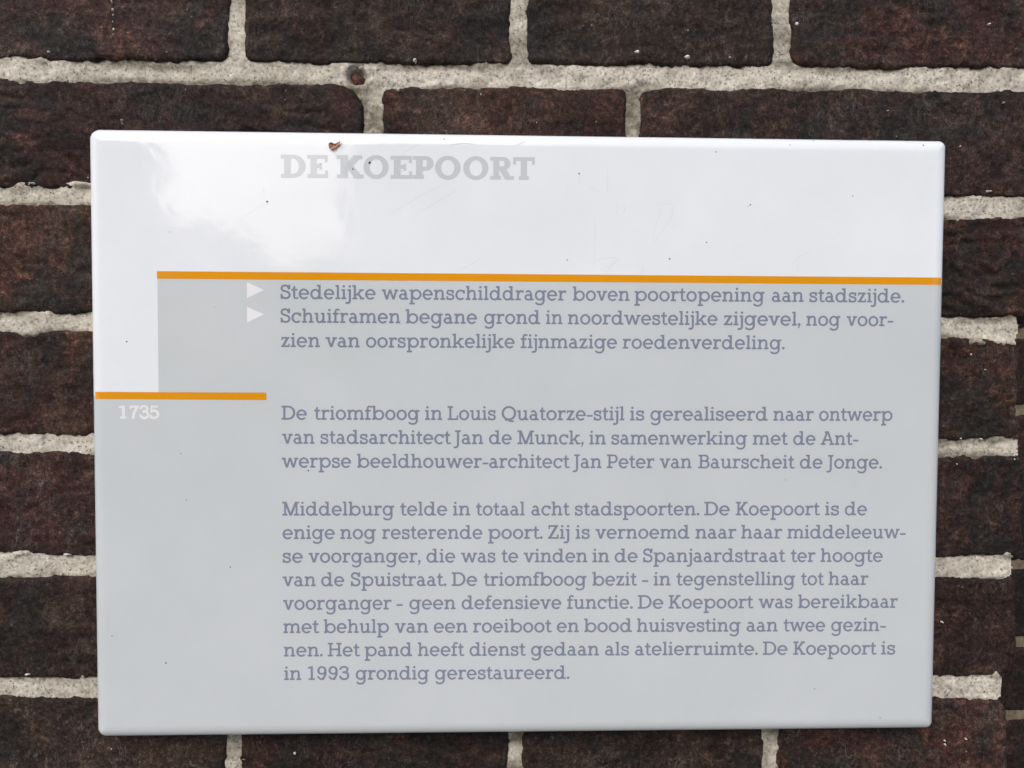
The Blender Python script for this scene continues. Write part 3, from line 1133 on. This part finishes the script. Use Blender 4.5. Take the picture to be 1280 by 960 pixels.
    if ch == '1':
        G.rect(30, 0, 30+V, CH).rect(4, 0, 80, H).st([(6, CH-H*0.8), (40, CH-H*0.55)], H)
        return G, 82, 16, 16
    if ch == '9':
        G.ring(58, 122, 56, 56, V, H).st(arc(42, 96, 73-V/2, 96-H/2, 24, -62), V-1).st([(78, 12), (56, 9), (34, 16), (12, 40)], H)
        return G, 116, 10, 10
    if ch == '3':
        G.st(bez((10, 140), (24, 168), (46, 167), (58, 167))+bez((58, 167), (84, 167), (98, 154), (98, 136))+bez((98, 136), (98, 112), (80, 100), (46, 98)), H+1)
        G.st(bez((46, 98), (86, 100), (106, 84), (106, 54))+bez((106, 54), (106, 24), (86, 9), (56, 9))+bez((56, 9), (34, 9), (18, 20), (8, 42)), V-2)
        return G, 118, 9, 9
    if ch == '7':
        G.rect(4, CH-H, 112, CH).st(bez((104, CH-H/2), (74, 120), (50, 70), (46, 12)), V).rect(4, 126, 22, CH)
        return G, 116, 6, 6
    if ch == '5':
        G.rect(16, CH-H, 100, CH).rect(14, 92, 14+20, CH)
        G.st(bez((22, 96), (40, 112), (100, 122), (100, 58))+bez((100, 58), (100, 24), (80, 9), (52, 9))+bez((52, 9), (32, 9), (14, 18), (6, 40)), V-2)
        return G, 114, 8, 8
    if ch == 'E':
        G.rect(22, 0, 22+V, CH).rect(0, 0, 146, H).rect(0, CH-H, 144, CH).rect(30, 76, 100, 76+H)
        G.rect(126, 0, 146, 58).rect(124, CH-56, 144, CH).rect(86, 62, 104, 114)
        return G, 146, sb, 5
    if ch == 'O':
        G.ring(96, 88, 96, 92, V+1, H+2)
        return G, 192, rb, rb
    if ch == 'R':
        G.rect(22, 0, 22+V, CH).rect(0, 0, 80, H).rect(0, CH-H, 96, CH).rect(40, 74, 96, 74+H)
        G.ring(96, (CH+74)/2, 56, (CH-74)/2, V, H).cut(-20, H, 22, CH-H).cut(22+V, 74+H, 94, CH-H).cut(22+V, H, 100, 74)
        G.par(92, 84, 136, 4, V+8).rect(112, 0, 178, H)
        return G, 178, sb, 0
    if ch == 'T':
        G.rect(80-V/2, 0, 80+V/2, CH).rect(44, 0, 116, H).rect(4, CH-H, 156, CH).rect(2, 116, 22, CH).rect(138, 116, 158, CH)
        return G, 160, 2, 2
    raise ValueError(ch)


_cache = {}


def glyph_mesh(ch, V=27.0, H=22.5, st=2.6):
    key = (ch, V, H)
    if key in _cache:
        return _cache[key]
    G, wd, lb, rb = glyph(ch, V, H)
    xs = np.arange(-30, wd+34, st)
    ys = np.arange(-72, 196, st)
    X, Y = np.meshgrid(xs, ys)
    Fd = G.field(X, Y)
    ins_ = Fd < 0
    ny, nx = Fd.shape
    verts, faces, vid = [], [], {}

    def vert(key_, x, y):
        if key_ not in vid:
            vid[key_] = len(verts)
            verts.append((x, y))
        return vid[key_]
    full = ins_[:-1, :-1] & ins_[1:, :-1] & ins_[:-1, 1:] & ins_[1:, 1:]
    some = ins_[:-1, :-1] | ins_[1:, :-1] | ins_[:-1, 1:] | ins_[1:, 1:]
    for j in range(ny-1):
        i = 0
        row = full[j]
        while i < nx-1:
            if row[i]:
                i0 = i
                while i < nx-1 and row[i]:
                    i += 1
                faces.append([vert((i0, j), xs[i0], ys[j]), vert((i, j), xs[i], ys[j]), vert((i, j+1), xs[i], ys[j+1]), vert((i0, j+1), xs[i0], ys[j+1])])
            else:
                i += 1
        for i in np.nonzero(some[j] & ~row)[0]:
            cs = [(i, j), (i+1, j), (i+1, j+1), (i, j+1)]
            poly = []
            for k_ in range(4):
                a, b = cs[k_], cs[(k_+1) % 4]
                fa, fb = Fd[a[1], a[0]], Fd[b[1], b[0]]
                if fa < 0:
                    poly.append(vert(a, xs[a[0]], ys[a[1]]))
                if (fa < 0) != (fb < 0):
                    t = fa/(fa-fb)
                    kk = (min(a, b), max(a, b))
                    poly.append(vert(kk, xs[a[0]]+(xs[b[0]]-xs[a[0]])*t, ys[a[1]]+(ys[b[1]]-ys[a[1]])*t))
            if len(poly) >= 3:
                faces.append(poly)
    _cache[key] = (np.array(verts), faces, wd, lb, rb)
    return _cache[key]


UNIT = PXM/10


def put_word(word, x0, x1, y, VV, FF, V=27.0, H=22.5, k_=1.0):
    """set one word so that its ink spans pixels x0..x1 with the baseline at pixel row y(x)"""
    a, b = sp(x0, y(x0)), sp(x1, y(x1))
    gl = [glyph_mesh(c, V, H) for c in word]
    pos, x = [], 0.0
    for i, g_ in enumerate(gl):
        if i:
            x += gl[i-1][4]+g_[3]
        pos.append(x)
        x += g_[2]
    sx = (b[0]-a[0])/x
    sy = UNIT*k_
    slope = (b[1]-a[1])/(b[0]-a[0])
    for p, g_ in zip(pos, gl):
        b0 = len(VV)
        for vx, vy in g_[0]:
            X = a[0]+(p+vx)*sx
            VV.append((X, -EPS, a[1]+slope*(X-a[0])+vy*sy))
        FF.extend([[q+b0 for q in f_] for f_ in g_[1]])


LINES = [
    (373.6, 378.3, 1130, [("Stedelijke", 350.6, 469.6), ("wapenschilddrager", 477.1, 707.7), ("boven", 715.8, 786.9), ("poortopening", 793.0, 955.6), ("aan", 964.4, 1004.4), ("stadszijde.", 1011.4, 1130.2)]),
    (403.3, 407.8, 1116, [("Schuiframen", 350.6, 500.5), ("begane", 507, 596.3), ("grond", 605.1, 675.2), ("in", 682.3, 703.2), ("noordwestelijke", 709.7, 896.8), ("zijgevel,", 904.4, 1000.7), ("nog", 1007.7, 1050.3), ("voor-", 1058, 1116.4)]),
    (433.8, 436.8, 980, [("zien", 351.2, 399.9), ("van", 407, 449.7), ("oorspronkelijke", 457.4, 643.3), ("fijnmazige", 650.8, 771.2), ("roedenverdeling.", 778.3, 980.8)]),
    (524.6, 526.2, 1115, [("De", 351.8, 383.7), ("triomfboog", 392.8, 524.4), ("in", 531.3, 552.9), ("Louis", 559.4, 619.7), ("Quatorze-stijl", 627.0, 780.4), ("is", 787.3, 805.2), ("gerealiseerd", 812.9, 959.5), ("naar", 966.5, 1016.9), ("ontwerp", 1023.6, 1115.5)]),
    (554.7, 556.3, 1072, [("van", 352.6, 393.2), ("stadsarchitect", 400.5, 563), ("Jan", 567.9, 604.1), ("de", 611.2, 639.6), ("Munck,", 646.7, 729.6), ("in", 736.5, 757.4), ("samenwerking", 764.1, 933.9), ("met", 940.9, 984), ("de", 991.3, 1019.3), ("Ant-", 1025.8, 1072.9)]),
    (584.5, 585.8, 1102, [("werpse", 352.2, 438.9), ("beeldhouwer-architect", 446.2, 711.3), ("Jan", 716.8, 751.9), ("Peter", 758.4, 817.8), ("van", 824.5, 864.4), ("Baurscheit", 872.7, 992.4), ("de", 999.6, 1028), ("Jonge.", 1033.9, 1102.4)]),
    (644.5, 644.1, 1083, [("Middelburg", 352.8, 492.8), ("telde", 500.1, 559), ("in", 566.1, 587.8), ("totaal", 594.9, 655.9), ("acht", 664, 711.3), ("stadspoorten.", 718.4, 874.2), ("De", 880.1, 912.1), ("Koepoort", 919.5, 1024.1), ("is", 1031.1, 1048.6), ("de", 1055.8, 1083.6)]),
    (673.9, 673.0, 1131, [("enige", 353.2, 418.6), ("nog", 425.3, 470), ("resterende", 477.7, 603), ("poort.", 610.2, 678.2), ("Zij", 684.7, 711.7), ("is", 719.4, 737.1), ("vernoemd", 744.2, 861.8), ("naar", 869.2, 920.2), ("haar", 926.3, 977.5), ("middeleeuw-", 984, 1131.9)]),
    (703.4, 702.4, 1103, [("se", 353.2, 378.6), ("voorganger,", 385.7, 525.9), ("die", 533, 569.1), ("was", 576.2, 619.3), ("te", 626.8, 647.7), ("vinden", 654.4, 734.1), ("in", 740.6, 761.5), ("de", 768.2, 797), ("Spanjaardstraat", 803.7, 980.8), ("ter", 988.4, 1019), ("hoogte", 1025.6, 1103.3)]),
    (732.9, 731.3, 1085, [("van", 353.2, 394.8), ("de", 401.5, 430.4), ("Spuistraat.", 438.5, 558), ("De", 564.5, 596.5), ("triomfboog", 604.5, 733), ("bezit", 740.2, 795.4), ("-", 802.5, 810.2), ("in", 816.9, 838.1), ("tegenstelling", 845.2, 993.9), ("tot", 1001.1, 1029.1), ("haar", 1035.5, 1085.3)]),
    (762.3, 759.8, 1121, [("voorganger", 353.8, 489.3), ("-", 495.8, 503.5), ("geen", 511.6, 569.5), ("defensieve", 577, 701.6), ("functie.", 708.7, 790.9), ("De", 797, 829.1), ("Koepoort", 835.6, 940.9), ("was", 948, 990.6), ("bereikbaar", 997.4, 1121.9)]),
    (791.5, 788.9, 1107, [("met", 354.2, 398.3), ("behulp", 404.6, 486.2), ("van", 493.4, 535.4), ("een", 542.1, 584.4), ("roeiboot", 591.3, 689), ("en", 695.9, 723.5), ("bood", 730, 789.9), ("huisvesting", 796, 925.6), ("aan", 932.9, 972), ("twee", 979.2, 1031.3), ("gezin-", 1038.7, 1107.2)]),
    (820.7, 818.1, 1118, [("nen.", 354.8, 403.4), ("Het", 409.7, 449.3), ("pand", 455.8, 515.3), ("heeft", 522.2, 579.7), ("dienst", 586.8, 656.5), ("gedaan", 663.6, 748.7), ("als", 756, 786.3), ("atelierruimte.", 793.4, 947.1), ("De", 953.4, 984.3), ("Koepoort", 991.3, 1094.7), ("is", 1101.3, 1118.8)]),
    (850.1, 848.7, 711, [("in", 355.2, 376.6), ("1993", 385.3, 436.5), ("grondig", 444.6, 536.4), ("gerestaureerd.", 543.7, 711.7)]),
]
for yl, yr, xe, words in LINES:
    VV, FF = [], []
    fn = (lambda x, yl=yl, yr=yr, xe=xe: yl+(yr-yl)*(x-352)/(xe-352))
    for wd, xa, xb in words:
        put_word(wd, xa, xb, fn, VV, FF)
    mesh_obj('text_line', VV, FF, ME_TEXT, sign, smooth=False)

VV, FF = [], []
fn = lambda x: 221.9+(225.0-221.9)*(x-351)/(668-351)
for ch, xa, xb in [("D", 351.2, 382.2), ("E", 384.3, 410.0), ("K", 421.0, 454.6), ("O", 454.4, 485.8), ("E", 488.2, 515.3), ("P", 515.9, 542.0),
                   ("O", 543.7, 575.7), ("O", 579, 610.5), ("R", 612.8, 642.4), ("T", 640.9, 668.6)]:
    put_word(ch, xa, xb, fn, VV, FF, V=46.0, H=29.0, k_=1.60)
t_ = mesh_obj('title_text', VV, FF, ME_TITLE, sign, smooth=False)
t_['label'] = 'pale grey bold title DE KOEPOORT'
VV, FF = [], []
fn = lambda x: 523.3
for ch, xa, xb in [("1", 149.6, 158.0), ("7", 161.9, 173.6), ("3", 175.0, 186.4), ("5", 187.2, 198.9)]:
    put_word(ch, xa, xb, fn, VV, FF, V=35.0, H=29.0, k_=0.93)
t_ = mesh_obj('year_text', VV, FF, ME_WHITE, sign, smooth=False)
t_['label'] = 'small white year 1735'

# dirt specks and hairline scratches on the enamel
VV, FF = [], []
rs = np.random.RandomState(4)
for (x, y, r) in [(462, 203.5, 2.0), (441, 211.5, 1.2), (400, 205, 0.8), (334, 252, 1.5), (330, 238, 0.6), (158.5, 427, 1.3), (385.5, 588.3, 1.3), (233, 625, 1.0), (226, 567, 0.9), (288, 709, 1.1),
                  (207.5, 828.5, 1.3), (883, 303, 1.1), (938, 256, 1.0), (837, 323.5, 1.3), (1155, 181, 1.2), (1019, 175, 0.9), (895, 190, 1.0), (1066, 245, 1.0), (724, 217, 1.2), (709, 325, 1.0),
                  (140, 795, 0.9), (1018, 861, 0.9), (555, 173.5, 1.0), (988, 181, 0.8), (520, 812, 0.6), (982, 600, 0.7), (268, 384, 0.6), (1100, 897, 0.9), (212, 290, 0.7), (935, 258, 0.6)]:
    cx, cz = sp(x, y)
    b0 = len(VV)
    rr_ = r*PXM*0.78
    nn = 9
    for ring in range(2):
        for a in range(nn):
            q = rr_*(0.75+0.5*rs.rand())*(1.0 if ring == 0 else 0.55)
            an = a/nn*2*math.pi
            VV.append((cx+q*math.cos(an), surf(cx, cz)-(0.00008 if ring == 0 else 0.00008+rr_*0.5), cz+q*math.sin(an)))
    for a in range(nn):
        b = (a+1) % nn
        FF.append((b0+a, b0+b, b0+nn+b, b0+nn+a))
    FF.append(tuple(b0+nn+a for a in range(nn)))
o = mesh_obj('dirt_specks', VV, FF, M_SPECK, sign)
o['kind'] = 'stuff'

VV, FF = [], []
SCR = [[(485, 270), (520, 248), (560, 228)], [(520, 268), (548, 252), (580, 232)], [(570, 340), (590, 330), (608, 320)], [(735, 230), (742, 238), (752, 239)],
       [(759, 210), (760, 225), (759, 245)], [(744, 262), (744, 300), (742, 345)], [(805, 255), (835, 254), (843, 257), (838, 275), (820, 300), (812, 308)],
       [(828, 256), (822, 275), (815, 300)], [(730, 332), (755, 322), (776, 322), (768, 330), (745, 340)], [(755, 345), (765, 332), (770, 322)], [(990, 330), (1000, 320), (1014, 314)],
       [(994, 342), (998, 332), (996, 325)], [(770, 252), (773, 260), (770, 268)], [(778, 255), (782, 262), (777, 268)], [(300, 276), (318, 262), (338, 252)], [(560, 182), (580, 178), (600, 182)],
       [(725, 217), (723, 226), (728, 232)], [(800, 344), (803, 338), (806, 330)], [(640, 185), (652, 178), (660, 175)], [(500, 195), (512, 186), (525, 180)]]
for li in SCR:
    pts = [sp(*p) for p in li]
    # smooth the polyline
    P = []
    for i in range(len(pts)-1):
        for t in np.linspace(0, 1, 6)[:-1]:
            P.append((lerp(pts[i][0], pts[i+1][0], t), lerp(pts[i][1], pts[i+1][1], t)))
    P.append(pts[-1])
    P = np.array(P)
    for _ in range(3):
        P[1:-1] = (P[:-2]+2*P[1:-1]+P[2:])/4
    b0 = len(VV)
    for i, p in enumerate(P):
        d = P[min(i+1, len(P)-1)]-P[max(i-1, 0)]
        d = d/np.hypot(*d)
        w = 0.00012*math.sin(math.pi*(i+0.6)/(len(P)+0.2))
        VV.append((p[0]-d[1]*w, -0.00004, p[1]+d[0]*w))
        VV.append((p[0]+d[1]*w, -0.00004, p[1]-d[0]*w))
    for i in range(len(P)-1):
        FF.append((b0+2*i, b0+2*i+1, b0+2*i+3, b0+2*i+2))
o = mesh_obj('hairline_scratches', VV, FF, ME_SCR, sign, smooth=False)
o['kind'] = 'stuff'

# a curled scrap of dry leaf stuck to the top of the sign
q = [sp(*p) for p in [(411, 180), (414, 178.5), (419, 180.5), (427, 176.2), (425, 180), (421.5, 184.5), (416, 187.5), (412.5, 186.5), (411.5, 183.5)]]
lc = sp(418, 182.5)
lf = bpy.data.meshes.new('leaf_scrap')
V = [(x-lc[0], -0.0006-0.0009*abs(math.sin(i*1.3)), z-lc[1]) for i, (x, z) in enumerate(q)]
V.append((0, -0.0002, 0))
nn = len(q)
V2 = [(x, y+0.00025, z) for x, y, z in V]
f = [(i, (i+1) % nn, nn) for i in range(nn)]
f2 = [((i+1) % nn+nn+1, i+nn+1, nn+nn+1) for i in range(nn)]
f3 = [(i, i+nn+1, (i+1) % nn+nn+1, (i+1) % nn) for i in range(nn)]
o = mesh_obj('leaf_scrap', V+V2, f+f2+f3, M_LEAF, None, smooth=False, loc=(lc[0], 0, SZ+lc[1]))
o['label'] = 'tiny brown scrap of dry leaf on the white sign above the title'
o['category'] = 'leaf'
